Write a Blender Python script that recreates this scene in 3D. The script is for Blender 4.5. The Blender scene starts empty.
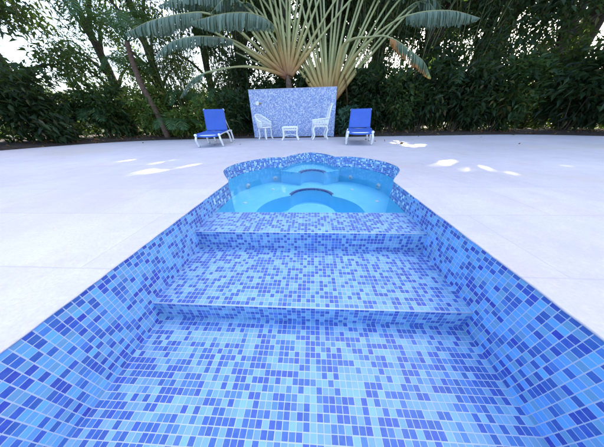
import bpy, bmesh, math, random
import numpy as np
from mathutils import Vector, Matrix

rnd = random.Random(7)
rng = np.random.default_rng(11)
scene = bpy.context.scene
COL = scene.collection
PI = math.pi

# ------------------------------------------------------------------ camera
EYE = Vector((0, 0, 0.647))
F_PX = 173.85                      # focal length for a 604 px wide frame
CR = Vector((0.99870152, 0.04691603, -0.0198535))
CD = Vector((0.00698956, -0.5122176, -0.85882727))
CF = Vector((-0.05046208, 0.85757333, -0.51188041))


def ray(px, py):
    return CR * ((px - 302) / F_PX) + CD * ((py - 223.5) / F_PX) + CF


def at(px, py, Y):
    v = ray(px, py)
    return EYE + v * (Y / v.y)


def onz(px, py, z=0.0):
    v = ray(px, py)
    return EYE + v * ((z - EYE.z) / v.z)


cam_d = bpy.data.cameras.new('camera')
cam = bpy.data.objects.new('camera', cam_d)
COL.objects.link(cam)
m3 = Matrix((CR, -CD, -CF)).transposed()
cam.matrix_world = Matrix.Translation(EYE) @ m3.to_4x4()
cam_d.sensor_fit = 'HORIZONTAL'
cam_d.sensor_width = 36
cam_d.lens = F_PX / 604 * 36
cam_d.clip_start = 0.02
cam_d.clip_end = 2000
scene.camera = cam

# ------------------------------------------------------------------ light
SUN_EL, SUN_AZ = math.radians(39), math.radians(32)     # azimuth from +Y towards +X
SUN = Vector((math.sin(SUN_AZ) * math.cos(SUN_EL), math.cos(SUN_AZ) * math.cos(SUN_EL), math.sin(SUN_EL)))
world = bpy.data.worlds.new('World')
scene.world = world
world.use_nodes = True
wn = world.node_tree.nodes
wl = world.node_tree.links
wn.clear()
sky = wn.new('ShaderNodeTexSky')
sky.sky_type = 'NISHITA'
sky.sun_disc = False
sky.sun_elevation = SUN_EL
sky.sun_rotation = SUN_AZ
sky.air_density = 1.0
sky.dust_density = 4.5
sky.ozone_density = 1.0
bg = wn.new('ShaderNodeBackground')
bg.inputs[1].default_value = 0.15
wo = wn.new('ShaderNodeOutputWorld')
wl.new(sky.outputs[0], bg.inputs[0])
wl.new(bg.outputs[0], wo.inputs[0])
sd = bpy.data.lights.new('sun', 'SUN')
sd.energy = 3.2
sd.angle = math.radians(0.5)
sd.color = (1.0, 0.95, 0.86)
so = bpy.data.objects.new('sun', sd)
COL.objects.link(so)
so.rotation_euler = (-SUN).to_track_quat('-Z', 'Y').to_euler()
so.location = SUN * 40

scene.view_settings.view_transform = 'Standard'
scene.view_settings.look = 'None'
scene.view_settings.gamma = 1
scene.view_settings.use_curve_mapping = False
scene.view_settings.exposure = 2.5
try:
    scene.cycles.use_denoising = True
    scene.cycles.max_bounces = 10
    scene.cycles.transparent_max_bounces = 16
    scene.cycles.caustics_reflective = False
except Exception:
    pass


# ------------------------------------------------------------------ materials
class NT:
    """small helper around a material's node tree"""
    def __init__(self, name):
        self.m = bpy.data.materials.new(name)
        self.m.use_nodes = True
        self.t = self.m.node_tree
        self.t.nodes.clear()
        self.out = self.n('ShaderNodeOutputMaterial')

    def n(self, typ, **kw):
        o = self.t.nodes.new(typ)
        for k, v in kw.items():
            setattr(o, k, v)
        return o

    def l(self, a, b):
        self.t.links.new(a, b)

    def math(self, op, a, b=None, c=None):
        o = self.n('ShaderNodeMath', operation=op)
        for i, x in enumerate((a, b, c)):
            if x is None:
                continue
            if isinstance(x, (int, float)):
                o.inputs[i].default_value = x
            else:
                self.l(x, o.inputs[i])
        return o.outputs[0]

    def ramp(self, fac, stops, interp='LINEAR'):
        o = self.n('ShaderNodeValToRGB')
        cr = o.color_ramp
        cr.interpolation = interp
        while len(cr.elements) < len(stops):
            cr.elements.new(0.5)
        for e, (p, c) in zip(cr.elements, stops):
            e.position = p
            e.color = (c[0], c[1], c[2], 1)
        self.l(fac, o.inputs[0])
        return o.outputs[0]

    def mix(self, fac, a, b, blend='MIX'):
        o = self.n('ShaderNodeMix', data_type='RGBA', blend_type=blend)
        for sock, x in ((o.inputs[0], fac), (o.inputs[6], a), (o.inputs[7], b)):
            if isinstance(x, (int, float)):
                sock.default_value = x
            elif isinstance(x, tuple):
                sock.default_value = (x[0], x[1], x[2], 1)
            else:
                self.l(x, sock)
        return o.outputs[2]

    def noise(self, scale, detail=4, vec=None, rough=0.55):
        o = self.n('ShaderNodeTexNoise')
        o.inputs['Scale'].default_value = scale
        o.inputs['Detail'].default_value = detail
        o.inputs['Roughness'].default_value = rough
        if vec is not None:
            self.l(vec, o.inputs['Vector'])
        return o.outputs[0]

    def bsdf(self, color=None, rough=0.5, **kw):
        o = self.n('ShaderNodeBsdfPrincipled')
        for sock, x in ((o.inputs['Base Color'], color), (o.inputs['Roughness'], rough)):
            if x is None:
                continue
            if isinstance(x, (int, float)):
                sock.default_value = x
            elif isinstance(x, tuple):
                sock.default_value = (x[0], x[1], x[2], 1)
            else:
                self.l(x, sock)
        for k, v in kw.items():
            o.inputs[k].default_value = v
        return o

    def bump(self, h, strength, dist, bs):
        o = self.n('ShaderNodeBump')
        o.inputs['Strength'].default_value = strength
        o.inputs['Distance'].default_value = dist
        self.l(h, o.inputs['Height'])
        self.l(o.outputs[0], bs.inputs['Normal'])

    def done(self, shader):
        self.l(shader, self.out.inputs[0])
        return self.m


TP = 0.0306


def tile_mat(name, stops, pitch=TP, grout=(0.54, 0.60, 0.70), gw=0.052, seed=0.0, rough=0.42):
    t = NT(name)
    uv = t.n('ShaderNodeUVMap').outputs[0]
    sep = t.n('ShaderNodeSeparateXYZ')
    t.l(uv, sep.inputs[0])
    u = t.math('DIVIDE', sep.outputs[0], pitch)
    v = t.math('DIVIDE', sep.outputs[1], pitch)
    fu, fv = t.math('FLOOR', u), t.math('FLOOR', v)
    cell = t.n('ShaderNodeCombineXYZ')
    t.l(fu, cell.inputs[0]); t.l(fv, cell.inputs[1])
    cell.inputs[2].default_value = seed
    wnz = t.n('ShaderNodeTexWhiteNoise', noise_dimensions='3D')
    t.l(cell.outputs[0], wnz.inputs['Vector'])
    col = t.ramp(wnz.outputs['Value'], stops, 'CONSTANT')
    # every tile a little different from the next of its colour
    sc = t.n('ShaderNodeSeparateColor')
    t.l(wnz.outputs['Color'], sc.inputs[0])
    val = t.math('MULTIPLY_ADD', sc.outputs[1], 0.22, 0.90)
    hsv = t.n('ShaderNodeHueSaturation')
    t.l(col, hsv.inputs['Color']); t.l(val, hsv.inputs['Value'])
    hue = t.math('MULTIPLY_ADD', sc.outputs[2], 0.018, 0.488)
    t.l(hue, hsv.inputs['Hue'])
    geo = t.n('ShaderNodeNewGeometry')
    cloud = t.noise(60, 3, geo.outputs['Position'])
    col2 = t.mix(t.math('MULTIPLY', cloud, 0.16), hsv.outputs[0], (0.5, 0.62, 0.8))
    # grout lines, each tile nudged a hair off its grid
    ju = t.math('MULTIPLY_ADD', sc.outputs[0], 0.04, -0.02)
    du = t.math('ADD', t.math('FRACT', u), ju)
    dv = t.math('SUBTRACT', t.math('FRACT', v), ju)
    eu = t.math('MINIMUM', du, t.math('SUBTRACT', 1.0, du))
    ev = t.math('MINIMUM', dv, t.math('SUBTRACT', 1.0, dv))
    e = t.math('MINIMUM', eu, ev)
    mr = t.n('ShaderNodeMapRange', interpolation_type='SMOOTHSTEP')
    mr.inputs['From Min'].default_value = gw * 0.75
    mr.inputs['From Max'].default_value = gw * 1.3
    t.l(e, mr.inputs['Value'])
    dirt = t.noise(9, 5, geo.outputs['Position'])
    gcol = t.mix(t.math('MULTIPLY', dirt, 0.5), grout, (grout[0] * .6, grout[1] * .62, grout[2] * .7))
    colf = t.mix(mr.outputs[0], gcol, col2)
    b = t.bsdf(colf, t.math('MULTIPLY_ADD', mr.outputs[0], rough - 0.7, 0.7), **{'Specular IOR Level': 0.32})
    tilt = t.math('MULTIPLY_ADD', t.math('MULTIPLY', t.math('SUBTRACT', du, .5), t.math('SUBTRACT', sc.outputs[2], .5)), 0.5, mr.outputs[0])
    t.bump(tilt, 0.35, 0.0015, b)
    return t.done(b.outputs[0])


LIGHT, LIGHT2 = (0.150, 0.345, 0.560), (0.190, 0.400, 0.600)
MID, DARK = (0.055, 0.175, 0.520), (0.026, 0.090, 0.420)
M = {}
M['tile'] = tile_mat('pool_mosaic', [(0, LIGHT), (.24, LIGHT2), (.44, MID), (.59, DARK)])
M['tile_side'] = tile_mat('pool_wall_mosaic', [(0, (0.12, 0.36, 0.80)), (.30, LIGHT), (.50, MID), (.64, DARK), (.86, (0.02, 0.05, 0.40))], seed=3.0)  # bluer mix with navy paints in the weaker sky light on side walls
M['tile_band'] = tile_mat('waterline_mosaic', [(0, (0.55, 0.70, 0.85)), (.16, LIGHT), (.40, MID), (.58, DARK), (.80, (0.02, 0.05, 0.36))], seed=5.0)
M['tile_trim'] = tile_mat('trim_mosaic', [(0, (0.02, 0.05, 0.24)), (.55, (0.03, 0.08, 0.34)), (.85, (0.05, 0.14, 0.44))], seed=8.0)
M['tile_wall'] = tile_mat('wall_mosaic', [(0, (0.54, 0.57, 0.68)), (.24, (0.29, 0.36, 0.60)), (.60, (0.21, 0.28, 0.54)), (.86, (0.13, 0.18, 0.46))], pitch=0.036,
                          grout=(0.42, 0.45, 0.56), seed=12.0, rough=0.3)


def deck_mat():
    t = NT('deck_stone')
    geo = t.n('ShaderNodeNewGeometry')
    P = geo.outputs['Position']
    big = t.noise(0.55, 5, P)
    mid = t.noise(3.2, 6, P, 0.65)
    fine = t.noise(70, 5, P, 0.7)
    c = t.ramp(big, [(0.30, (0.57, 0.52, 0.55)), (0.50, (0.66, 0.615, 0.645)), (0.70, (0.74, 0.69, 0.71))])
    md = t.ramp(mid, [(0.36, (0, 0, 0)), (0.66, (1, 1, 1))])
    c = t.mix(t.math('MULTIPLY', md, 0.42), c, (0.50, 0.46, 0.50))
    vein = t.ramp(t.noise(11, 7, P, 0.75), [(0.50, (0, 0, 0)), (0.60, (1, 1, 1))])
    c = t.mix(t.math('MULTIPLY', vein, 0.30), c, (0.74, 0.70, 0.72))
    # faint pink-brown water stains and a few straw coloured patches
    st = t.ramp(t.noise(1.1, 6, P, 0.7), [(0.52, (0, 0, 0)), (0.68, (1, 1, 1))])
    c = t.mix(t.math('MULTIPLY', st, 0.5), c, (0.55, 0.44, 0.42))
    st2 = t.ramp(t.noise(0.35, 4, P, 0.6), [(0.56, (0, 0, 0)), (0.62, (1, 1, 1))])
    c = t.mix(t.math('MULTIPLY', st2, 0.35), c, (0.60, 0.53, 0.40))
    br = t.n('ShaderNodeTexBrick')
    br.offset = 0.5
    br.inputs['Scale'].default_value = 1.0
    br.inputs['Brick Width'].default_value = 1.2
    br.inputs['Row Height'].default_value = 0.62
    br.inputs['Mortar Size'].default_value = 0.006
    br.inputs['Mortar Smooth'].default_value = 0.6
    br.inputs['Color1'].default_value = (0.88, 0.87, 0.86, 1)
    br.inputs['Color2'].default_value = (1.0, 0.99, 1.0, 1)
    br.inputs['Mortar'].default_value = (0.70, 0.66, 0.66, 1)
    wob = t.n('ShaderNodeVectorMath', operation='ADD')
    nz = t.n('ShaderNodeTexNoise'); nz.inputs['Scale'].default_value = 1.5
    t.l(P, nz.inputs['Vector'])
    sc = t.n('ShaderNodeVectorMath', operation='SCALE'); sc.inputs['Scale'].default_value = 0.02
    t.l(nz.outputs['Color'], sc.inputs[0]); t.l(P, wob.inputs[0]); t.l(sc.outputs[0], wob.inputs[1])
    t.l(wob.outputs[0], br.inputs['Vector'])
    c = t.mix(0.55, c, br.outputs[0], 'MULTIPLY')
    c = t.mix(t.math('MULTIPLY', t.ramp(fine, [(0.40, (0, 0, 0)), (0.62, (1, 1, 1))]), 0.30), c, (0.42, 0.39, 0.41))
    b = t.bsdf(c, 0.62)
    h = t.math('ADD', t.math('MULTIPLY', mid, 0.6), t.math('MULTIPLY', fine, 0.25))
    t.bump(h, 0.35, 0.006, b)
    return t.done(b.outputs[0])


M['deck'] = deck_mat()


def soil_mat(name, a, b_, c_):
    t = NT(name)
    geo = t.n('ShaderNodeNewGeometry')
    P = geo.outputs['Position']
    c = t.ramp(t.noise(7, 8, P, 0.7), [(0.3, a), (0.5, b_), (0.68, c_)])
    b = t.bsdf(c, 0.95)
    t.bump(t.noise(22, 6, P), 0.8, 0.03, b)
    return t.done(b.outputs[0])


M['soil'] = soil_mat('bed_soil', (0.012, 0.009, 0.007), (0.035, 0.024, 0.018), (0.07, 0.045, 0.032))
M['ground'] = soil_mat('jungle_ground', (0.012, 0.018, 0.008), (0.025, 0.030, 0.014), (0.045, 0.05, 0.02))


def leaf_mat(name, stops, trans=0.28, rough=0.52, tcol=(0.20, 0.34, 0.05)):
    t = NT(name)
    geo = t.n('ShaderNodeNewGeometry')
    c = t.ramp(geo.outputs['Random Per Island'], stops)
    c = t.mix(t.math('MULTIPLY', t.noise(14, 3, geo.outputs['Position']), 0.35), c, (stops[0][1][0] * .6, stops[0][1][1] * .6, stops[0][1][2] * .6))
    b = t.bsdf(c, rough, **{'Specular IOR Level': 0.35})
    tr = t.n('ShaderNodeBsdfTranslucent')
    t.l(t.mix(0.6, c, tcol), tr.inputs[0])
    mx = t.n('ShaderNodeMixShader')
    mx.inputs[0].default_value = trans
    t.l(b.outputs[0], mx.inputs[1]); t.l(tr.outputs[0], mx.inputs[2])
    return t.done(mx.outputs[0])


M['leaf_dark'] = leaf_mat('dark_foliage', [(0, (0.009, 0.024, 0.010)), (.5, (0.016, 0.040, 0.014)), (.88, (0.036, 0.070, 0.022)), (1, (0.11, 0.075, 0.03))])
M['leaf_mid'] = leaf_mat('green_foliage', [(0, (0.014, 0.040, 0.013)), (.5, (0.030, 0.070, 0.020)), (.85, (0.075, 0.12, 0.03)), (1, (0.16, 0.11, 0.03))], 0.32)
M['leaf_yellow_sunlit'] = leaf_mat('sunlit_yellow_green_foliage', [(0, (0.05, 0.11, 0.020)), (.4, (0.11, 0.19, 0.03)), (.85, (0.22, 0.27, 0.05)), (1, (0.20, 0.12, 0.03))], 0.36)  # yellow-green raised to paint sunlight into the leaves of the left plants
M['leaf_blue'] = leaf_mat('blue_green_foliage', [(0, (0.025, 0.075, 0.050)), (.5, (0.05, 0.12, 0.08)), (1, (0.10, 0.17, 0.10))], 0.22)
M['leaf_brown'] = leaf_mat('dead_foliage', [(0, (0.10, 0.045, 0.018)), (.5, (0.17, 0.085, 0.03)), (1, (0.24, 0.14, 0.05))], 0.2, 0.8, (0.3, 0.15, 0.04))
M['frond'] = leaf_mat('frond_green', [(0, (0.030, 0.090, 0.034)), (.6, (0.055, 0.135, 0.050)), (1, (0.11, 0.17, 0.05))], 0.32)


def blade_mat(name, stops, edge=None):
    """big paddle leaf: u runs from midrib to edge, v along the leaf"""
    t = NT(name)
    uv = t.n('ShaderNodeUVMap').outputs[0]
    sep = t.n('ShaderNodeSeparateXYZ')
    t.l(uv, sep.inputs[0])
    geo = t.n('ShaderNodeNewGeometry')
    c = t.ramp(geo.outputs['Random Per Island'], stops)
    wv = t.math('SINE', t.math('MULTIPLY', sep.outputs[1], 420.0))
    c = t.mix(t.math('MULTIPLY_ADD', wv, 0.08, 0.10), c, (0.11, 0.17, 0.09))
    mrib = t.math('LESS_THAN', sep.outputs[0], 0.05)
    c = t.mix(mrib, c, (0.26, 0.22, 0.09))
    if edge:
        r = t.ramp(t.math('MULTIPLY', 0.625, t.math('ADD', t.math('MAXIMUM', sep.outputs[0], t.math('SUBTRACT', 1.3, t.math('MULTIPLY', sep.outputs[1], 3.0))), t.math('MULTIPLY', t.noise(9, 4, geo.outputs['Position']), 0.7))), [(0.66, (0, 0, 0)), (0.80, (1, 1, 1))])
        c = t.mix(r, c, edge)
    b = t.bsdf(c, 0.38)
    tr = t.n('ShaderNodeBsdfTranslucent')
    t.l(t.mix(0.5, c, (0.18, 0.30, 0.06)), tr.inputs[0])
    mx = t.n('ShaderNodeMixShader')
    mx.inputs[0].default_value = 0.25
    t.l(b.outputs[0], mx.inputs[1]); t.l(tr.outputs[0], mx.inputs[2])
    return t.done(mx.outputs[0])


M['blade'] = blade_mat('paddle_leaf', [(0, (0.075, 0.125, 0.080)), (.5, (0.120, 0.185, 0.125)), (1, (0.19, 0.26, 0.19))])
M['blade_dry'] = blade_mat('drying_paddle_leaf', [(0, (0.07, 0.13, 0.07)), (.5, (0.11, 0.18, 0.10)), (1, (0.17, 0.22, 0.12))], (0.48, 0.20, 0.05))


def petiole_mat():
    t = NT('petiole')
    uv = t.n('ShaderNodeUVMap').outputs[0]
    sep = t.n('ShaderNodeSeparateXYZ')
    t.l(uv, sep.inputs[0])
    geo = t.n('ShaderNodeNewGeometry')
    f = t.math('ADD', sep.outputs[1], t.math('MULTIPLY_ADD', t.noise(5, 3, geo.outputs['Position']), 0.16, -0.08))
    c = t.ramp(f, [(0.0, (0.20, 0.070, 0.025)), (0.08, (0.36, 0.17, 0.045)), (0.19, (0.44, 0.30, 0.09)), (0.34, (0.38, 0.37, 0.14)), (0.8, (0.36, 0.41, 0.20)), (1.0, (0.30, 0.27, 0.11))])
    c = t.mix(t.math('MULTIPLY', t.noise(40, 4, geo.outputs['Position']), 0.3), c, (0.12, 0.10, 0.04))
    return t.done(t.bsdf(c, 0.45).outputs[0])


M['petiole'] = petiole_mat()


def bark_mat(name, a, b_):
    t = NT(name)
    geo = t.n('ShaderNodeNewGeometry')
    mp = t.n('ShaderNodeMapping')
    mp.inputs['Scale'].default_value = (9, 9, 26)
    t.l(geo.outputs['Position'], mp.inputs[0])
    nz = t.noise(1.0, 6, mp.outputs[0], 0.65)
    b = t.bsdf(t.ramp(nz, [(0.3, a), (0.7, b_)]), 0.9)
    t.bump(nz, 0.8, 0.02, b)
    return t.done(b.outputs[0])


M['bark'] = bark_mat('bark', (0.03, 0.022, 0.016), (0.11, 0.085, 0.062))
M['bark_brown'] = bark_mat('palm_bark', (0.05, 0.028, 0.018), (0.19, 0.12, 0.085))


def paint_mat(name, col, rough=0.4, var=0.12, scale=30, **kw):
    t = NT(name)
    geo = t.n('ShaderNodeNewGeometry')
    nz = t.noise(scale, 5, geo.outputs['Position'])
    c = t.mix(t.math('MULTIPLY', nz, var * 2), col, (col[0] * .6, col[1] * .6, col[2] * .6))
    b = t.bsdf(c, rough, **kw)
    t.bump(nz, 0.1, 0.002, b)
    return t.done(b.outputs[0])


M['white'] = paint_mat('white_paint', (0.84, 0.84, 0.83), 0.4, 0.06)
M['white_plastic'] = paint_mat('white_plastic', (0.88, 0.88, 0.86), 0.3, 0.04)
M['render_edge'] = paint_mat('wall_cap_plaster', (0.46, 0.47, 0.56), 0.7)
M['nosing'] = paint_mat('nosing_grout', (0.62, 0.68, 0.76), 0.6)
M['nozzle'] = paint_mat('grey_nozzle', (0.30, 0.36, 0.40), 0.3)
M['brass'] = paint_mat('brass', (0.55, 0.38, 0.16), 0.35, Metallic=1.0)


def sling_mat():
    t = NT('blue_sling')
    uv = t.n('ShaderNodeUVMap').outputs[0]
    sep = t.n('ShaderNodeSeparateXYZ')
    t.l(uv, sep.inputs[0])
    a = t.math('SINE', t.math('MULTIPLY', sep.outputs[0], 700.0))
    c_ = t.math('SINE', t.math('MULTIPLY', sep.outputs[1], 700.0))
    w = t.math('MULTIPLY', a, c_)
    geo = t.n('ShaderNodeNewGeometry')
    c = t.mix(t.noise(6, 4, geo.outputs['Position']), (0.030, 0.095, 0.42), (0.042, 0.125, 0.50))
    c = t.mix(t.math('MULTIPLY_ADD', w, 0.1, 0.1), c, (0.01, 0.05, 0.35))
    v_ = t.math('ABSOLUTE', t.math('SUBTRACT', sep.outputs[1], .5))
    hem = t.math('MULTIPLY', t.math('GREATER_THAN', v_, .465), t.math('LESS_THAN', v_, .472))
    c = t.mix(t.math('MULTIPLY', hem, .6), c, (0.01, 0.03, 0.18))
    c = t.mix(t.math('MULTIPLY', t.ramp(t.noise(3.5, 5, geo.outputs['Position']), [(.5, (0, 0, 0)), (.75, (1, 1, 1))]), .35), c, (0.07, 0.15, 0.46))
    b = t.bsdf(c, 0.6)
    t.bump(t.math('ADD', t.math('MULTIPLY', w, .03), t.noise(5, 4, geo.outputs['Position'])), 0.35, 0.02, b)
    return t.done(b.outputs[0])


M['sling'] = sling_mat()


def plaster_mat():
    t = NT('spa_plaster')
    geo = t.n('ShaderNodeNewGeometry')
    c = t.ramp(t.noise(4, 5, geo.outputs['Position']), [(0.35, (0.22, 0.72, 0.97)), (0.65, (0.26, 0.77, 0.98))])
    c = t.mix(t.math('MULTIPLY', t.noise(90, 3, geo.outputs['Position']), 0.15), c, (0.17, 0.62, 0.92))
    return t.done(t.bsdf(c, 0.6).outputs[0])


M['plaster'] = plaster_mat()


def water_mat():
    t = NT('spa_water')
    geo = t.n('ShaderNodeNewGeometry')
    tr = t.n('ShaderNodeBsdfTransparent')
    tr.inputs[0].default_value = (0.93, 0.985, 1.0, 1)
    gl = t.n('ShaderNodeBsdfGlossy')
    gl.inputs['Roughness'].default_value = 0.06
    gl.inputs['Color'].default_value = (1, 1, 1, 1)
    fr = t.n('ShaderNodeFresnel')
    fr.inputs['IOR'].default_value = 1.22
    bp = t.n('ShaderNodeBump')
    bp.inputs['Strength'].default_value = 0.22
    bp.inputs['Distance'].default_value = 0.01
    nz = t.noise(7, 2, geo.outputs['Position'])
    t.l(nz, bp.inputs['Height'])
    t.l(bp.outputs[0], gl.inputs['Normal']); t.l(bp.outputs[0], fr.inputs['Normal'])
    mx = t.n('ShaderNodeMixShader')
    t.l(fr.outputs[0], mx.inputs[0]); t.l(tr.outputs[0], mx.inputs[1]); t.l(gl.outputs[0], mx.inputs[2])
    return t.done(mx.outputs[0])


M['water'] = water_mat()


# ------------------------------------------------------------------ mesh builder
class MB:
    def __init__(self):
        self.v, self.f, self.uv = [], [], []

    def face(self, pts, uvs=None):
        i = len(self.v)
        self.v.extend([tuple(p) for p in pts])
        self.f.append(tuple(range(i, i + len(pts))))
        self.uv.extend(uvs if uvs is not None else [(p[0], p[1]) for p in pts])

    def box(self, c, s, rot=None):
        hx, hy, hz = s[0] / 2, s[1] / 2, s[2] / 2
        P = [Vector((x, y, z)) for x in (-hx, hx) for y in (-hy, hy) for z in (-hz, hz)]
        if rot is not None:
            P = [rot @ p for p in P]
        P = [p + Vector(c) for p in P]
        for q in ((0, 1, 3, 2), (4, 6, 7, 5), (0, 4, 5, 1), (2, 3, 7, 6), (0, 2, 6, 4), (1, 5, 7, 3)):
            self.face([P[k] for k in q])

    def tube(self, path, r, n=8, caps=True, flat=1.0, vdir=None):
        """round tube through path; r number or list; flat squashes it along the frame's second axis"""
        path = [Vector(p) for p in path]
        N = len(path)
        rr = r if isinstance(r, (list, tuple)) else [r] * N
        ln = [0.0]
        for a, b in zip(path, path[1:]):
            ln.append(ln[-1] + (b - a).length)
        i0 = len(self.v)
        up = None
        for k in range(N):
            d = (path[min(k + 1, N - 1)] - path[max(k - 1, 0)]).normalized()
            if up is None:
                up = Vector(vdir) if vdir else (Vector((0, 0, 1)) if abs(d.z) < 0.9 else Vector((0, 1, 0)))
            s = d.cross(up).normalized()
            up = s.cross(d).normalized()
            for j in range(n):
                a = 2 * PI * j / n
                self.v.append(tuple(path[k] + s * (math.cos(a) * rr[k]) + up * (math.sin(a) * rr[k] * flat)))
        for k in range(N - 1):
            for j in range(n):
                a, b = i0 + k * n + j, i0 + k * n + (j + 1) % n
                self.f.append((a, b, b + n, a + n))
                v0, v1 = ln[k] / max(ln[-1], 1e-6), ln[k + 1] / max(ln[-1], 1e-6)
                self.uv.extend([(j / n, v0), ((j + 1) / n, v0), ((j + 1) / n, v1), (j / n, v1)])
        if caps:
            self.f.append(tuple(i0 + j for j in reversed(range(n))))
            self.uv.extend([(0, 0)] * n)
            self.f.append(tuple(i0 + (N - 1) * n + j for j in range(n)))
            self.uv.extend([(0, 1)] * n)

    def lathe(self, prof, mat4, n=20):
        i0 = len(self.v)
        for (r, z) in prof:
            for j in range(n):
                a = 2 * PI * j / n
                self.v.append(tuple(mat4 @ Vector((r * math.cos(a), r * math.sin(a), z))))
        for k in range(len(prof) - 1):
            for j in range(n):
                a, b = i0 + k * n + j, i0 + k * n + (j + 1) % n
                self.f.append((a, b, b + n, a + n))
                self.uv.extend([(0, 0)] * 4)
        self.f.append(tuple(i0 + (len(prof) - 1) * n + j for j in range(n)))
        self.uv.extend([(0, 0)] * n)

    def build(self, name, mat, parent=None, world=False, smooth=False, bevel=0.0, weld=False):
        me = bpy.data.meshes.new(name)
        vv = self.v
        if world and parent is not None:
            inv = parent.matrix_basis.inverted()
            vv = [tuple(inv @ Vector(p)) for p in vv]
        me.from_pydata(vv, [], self.f)
        ul = me.uv_layers.new(name='UVMap')
        ul.data.foreach_set('uv', np.array(self.uv, dtype=np.float32).ravel())
        me.materials.append(mat)
        if weld:
            bm = bmesh.new(); bm.from_mesh(me)
            bmesh.ops.remove_doubles(bm, verts=bm.verts, dist=1e-5)
            bmesh.ops.recalc_face_normals(bm, faces=bm.faces)
            bm.to_mesh(me); bm.free()
        if smooth:
            me.polygons.foreach_set('use_smooth', [True] * len(me.polygons))
        me.update()
        o = bpy.data.objects.new(name, me)
        COL.objects.link(o)
        if parent is not None:
            o.parent = parent
        if bevel:
            b = o.modifiers.new('bevel', 'BEVEL')
            b.width = bevel; b.segments = 2; b.limit_method = 'ANGLE'
        return o


def tag(o, label=None, cat=None, group=None, kind=None):
    if label: o['label'] = label
    if cat: o['category'] = cat
    if group: o['group'] = group
    if kind: o['kind'] = kind
    return o


def thing(name, label, cat, loc=(0, 0, 0), rz=0.0, group=None):
    o = bpy.data.objects.new(name, None)
    COL.objects.link(o)
    o.empty_display_size = 0.2
    o.location = loc
    o.rotation_euler = (0, 0, rz)
    o.matrix_basis = Matrix.Translation(Vector(loc)) @ Matrix.Rotation(rz, 4, 'Z')
    return tag(o, label, cat, group)


def catmull(pts, per=8):
    P = [Vector(p) for p in pts]
    P = [P[0] * 2 - P[1]] + P + [P[-1] * 2 - P[-2]]
    out = []
    for i in range(1, len(P) - 2):
        for k in range(per):
            t = k / per
            a, b, c, d = P[i - 1], P[i], P[i + 1], P[i + 2]
            out.append(0.5 * ((2 * b) + (c - a) * t + (2 * a - 5 * b + 4 * c - d) * t * t + (3 * b - a - 3 * c + d) * t ** 3))
    out.append(P[-2])
    return out


# ------------------------------------------------------------------ pool and spa geometry
XL, XR, XC = -1.038, 0.981, -0.028
Z_FLOOR, Z_TREAD, Z_WEIR, Z_WATER = -0.523, -0.374, -0.196, -0.203
Y1, Y2, Y3 = 0.669, 1.258, 1.640
LIP = 0.007
Y_BACK = -3.0
half = [(1.010, 2.085), (1.075, 2.21), (1.20, 2.41), (1.315, 2.63), (1.362, 2.88), (1.315, 3.15), (1.20, 3.37), (1.055, 3.545),
        (0.87, 3.70), (0.70, 3.745), (0.51, 3.735)]
lobe = [(0.51, 3.735), (0.45, 3.88), (0.34, 4.06), (0.19, 4.22), (0.0, 4.315)]


def dense_half(s):
    a = catmull([Vector((XC + s * x, y, 0)) for x, y in half], 6)
    b = catmull([Vector((XC + s * x, y, 0)) for x, y in lobe], 6)
    return a + b[1:]


left_half = dense_half(-1)
right_half = dense_half(1)
spa_line = left_half + list(reversed(right_half))[1:]        # left notch round the back to the right notch

# deck: one U shaped sheet round the pool, its edge a thin lip
edge_line = [Vector((XL, Y_BACK, 0)), Vector((XL, 0.6, 0)), Vector((XL, Y3, 0))] + spa_line + [Vector((XR, Y3, 0)), Vector((XR, .6, 0)), Vector((XR, Y_BACK, 0))]
FAR = [(11.0, -3.0), (10.9, 2.5), (10.4, 5.2), (9.3, 7.0), (7.6, 7.9), (5.5, 8.02), (3.6, 8.10), (1.4, 8.16), (-0.8, 8.20), (-3.1, 8.30), (-5.0, 8.42), (-6.9, 8.15), (-8.6, 7.3), (-9.8, 5.6), (-10.4, 3.0), (-10.6, -3.0)]
far_pts = catmull([Vector((x, y, 0)) for x, y in FAR], 5)


def deck():
    me = bpy.data.meshes.new('pool_deck')
    bm = bmesh.new()
    eps = 0.012
    cen = Vector((XC, 2.9, 0))
    top_in = []
    for p in edge_line:
        q = p.copy()
        top_in.append(q)
    poly = top_in + far_pts
    vs = [bm.verts.new((p.x, p.y, 0)) for p in poly]
    f = bm.faces.new(vs)
    f.normal_update()
    if f.normal.z < 0:
        f.normal_flip()
    bmesh.ops.triangulate(bm, faces=[f], ngon_method='EAR_CLIP')
    # edge down from the deck
    low = [bm.verts.new((p.x, p.y, -LIP)) for p in poly]
    n = len(poly)
    for i in range(n):
        a, b = vs[i], vs[(i + 1) % n]
        bm.faces.new((a, b, low[(i + 1) % n], low[i]))
    bmesh.ops.recalc_face_normals(bm, faces=bm.faces)
    bm.to_mesh(me); bm.free()
    me.materials.append(M['deck'])
    o = bpy.data.objects.new('pool_deck', me)
    COL.objects.link(o)
    return tag(o, kind='structure')


deck()

# ground beyond, in strips round the excavation
g = MB()
for (x0, x1, y0, y1) in ((-400, 400, 6.0, 600), (-400, 400, -400, -3.2), (-400, -2.2, -3.2, 6.0), (2.2, 400, -3.2, 6.0)):
    g.face([(x0, y0, -.06), (x1, y0, -.06), (x1, y1, -.06), (x0, y1, -.06)])
tag(g.build('ground', M['ground']), kind='structure')

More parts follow.
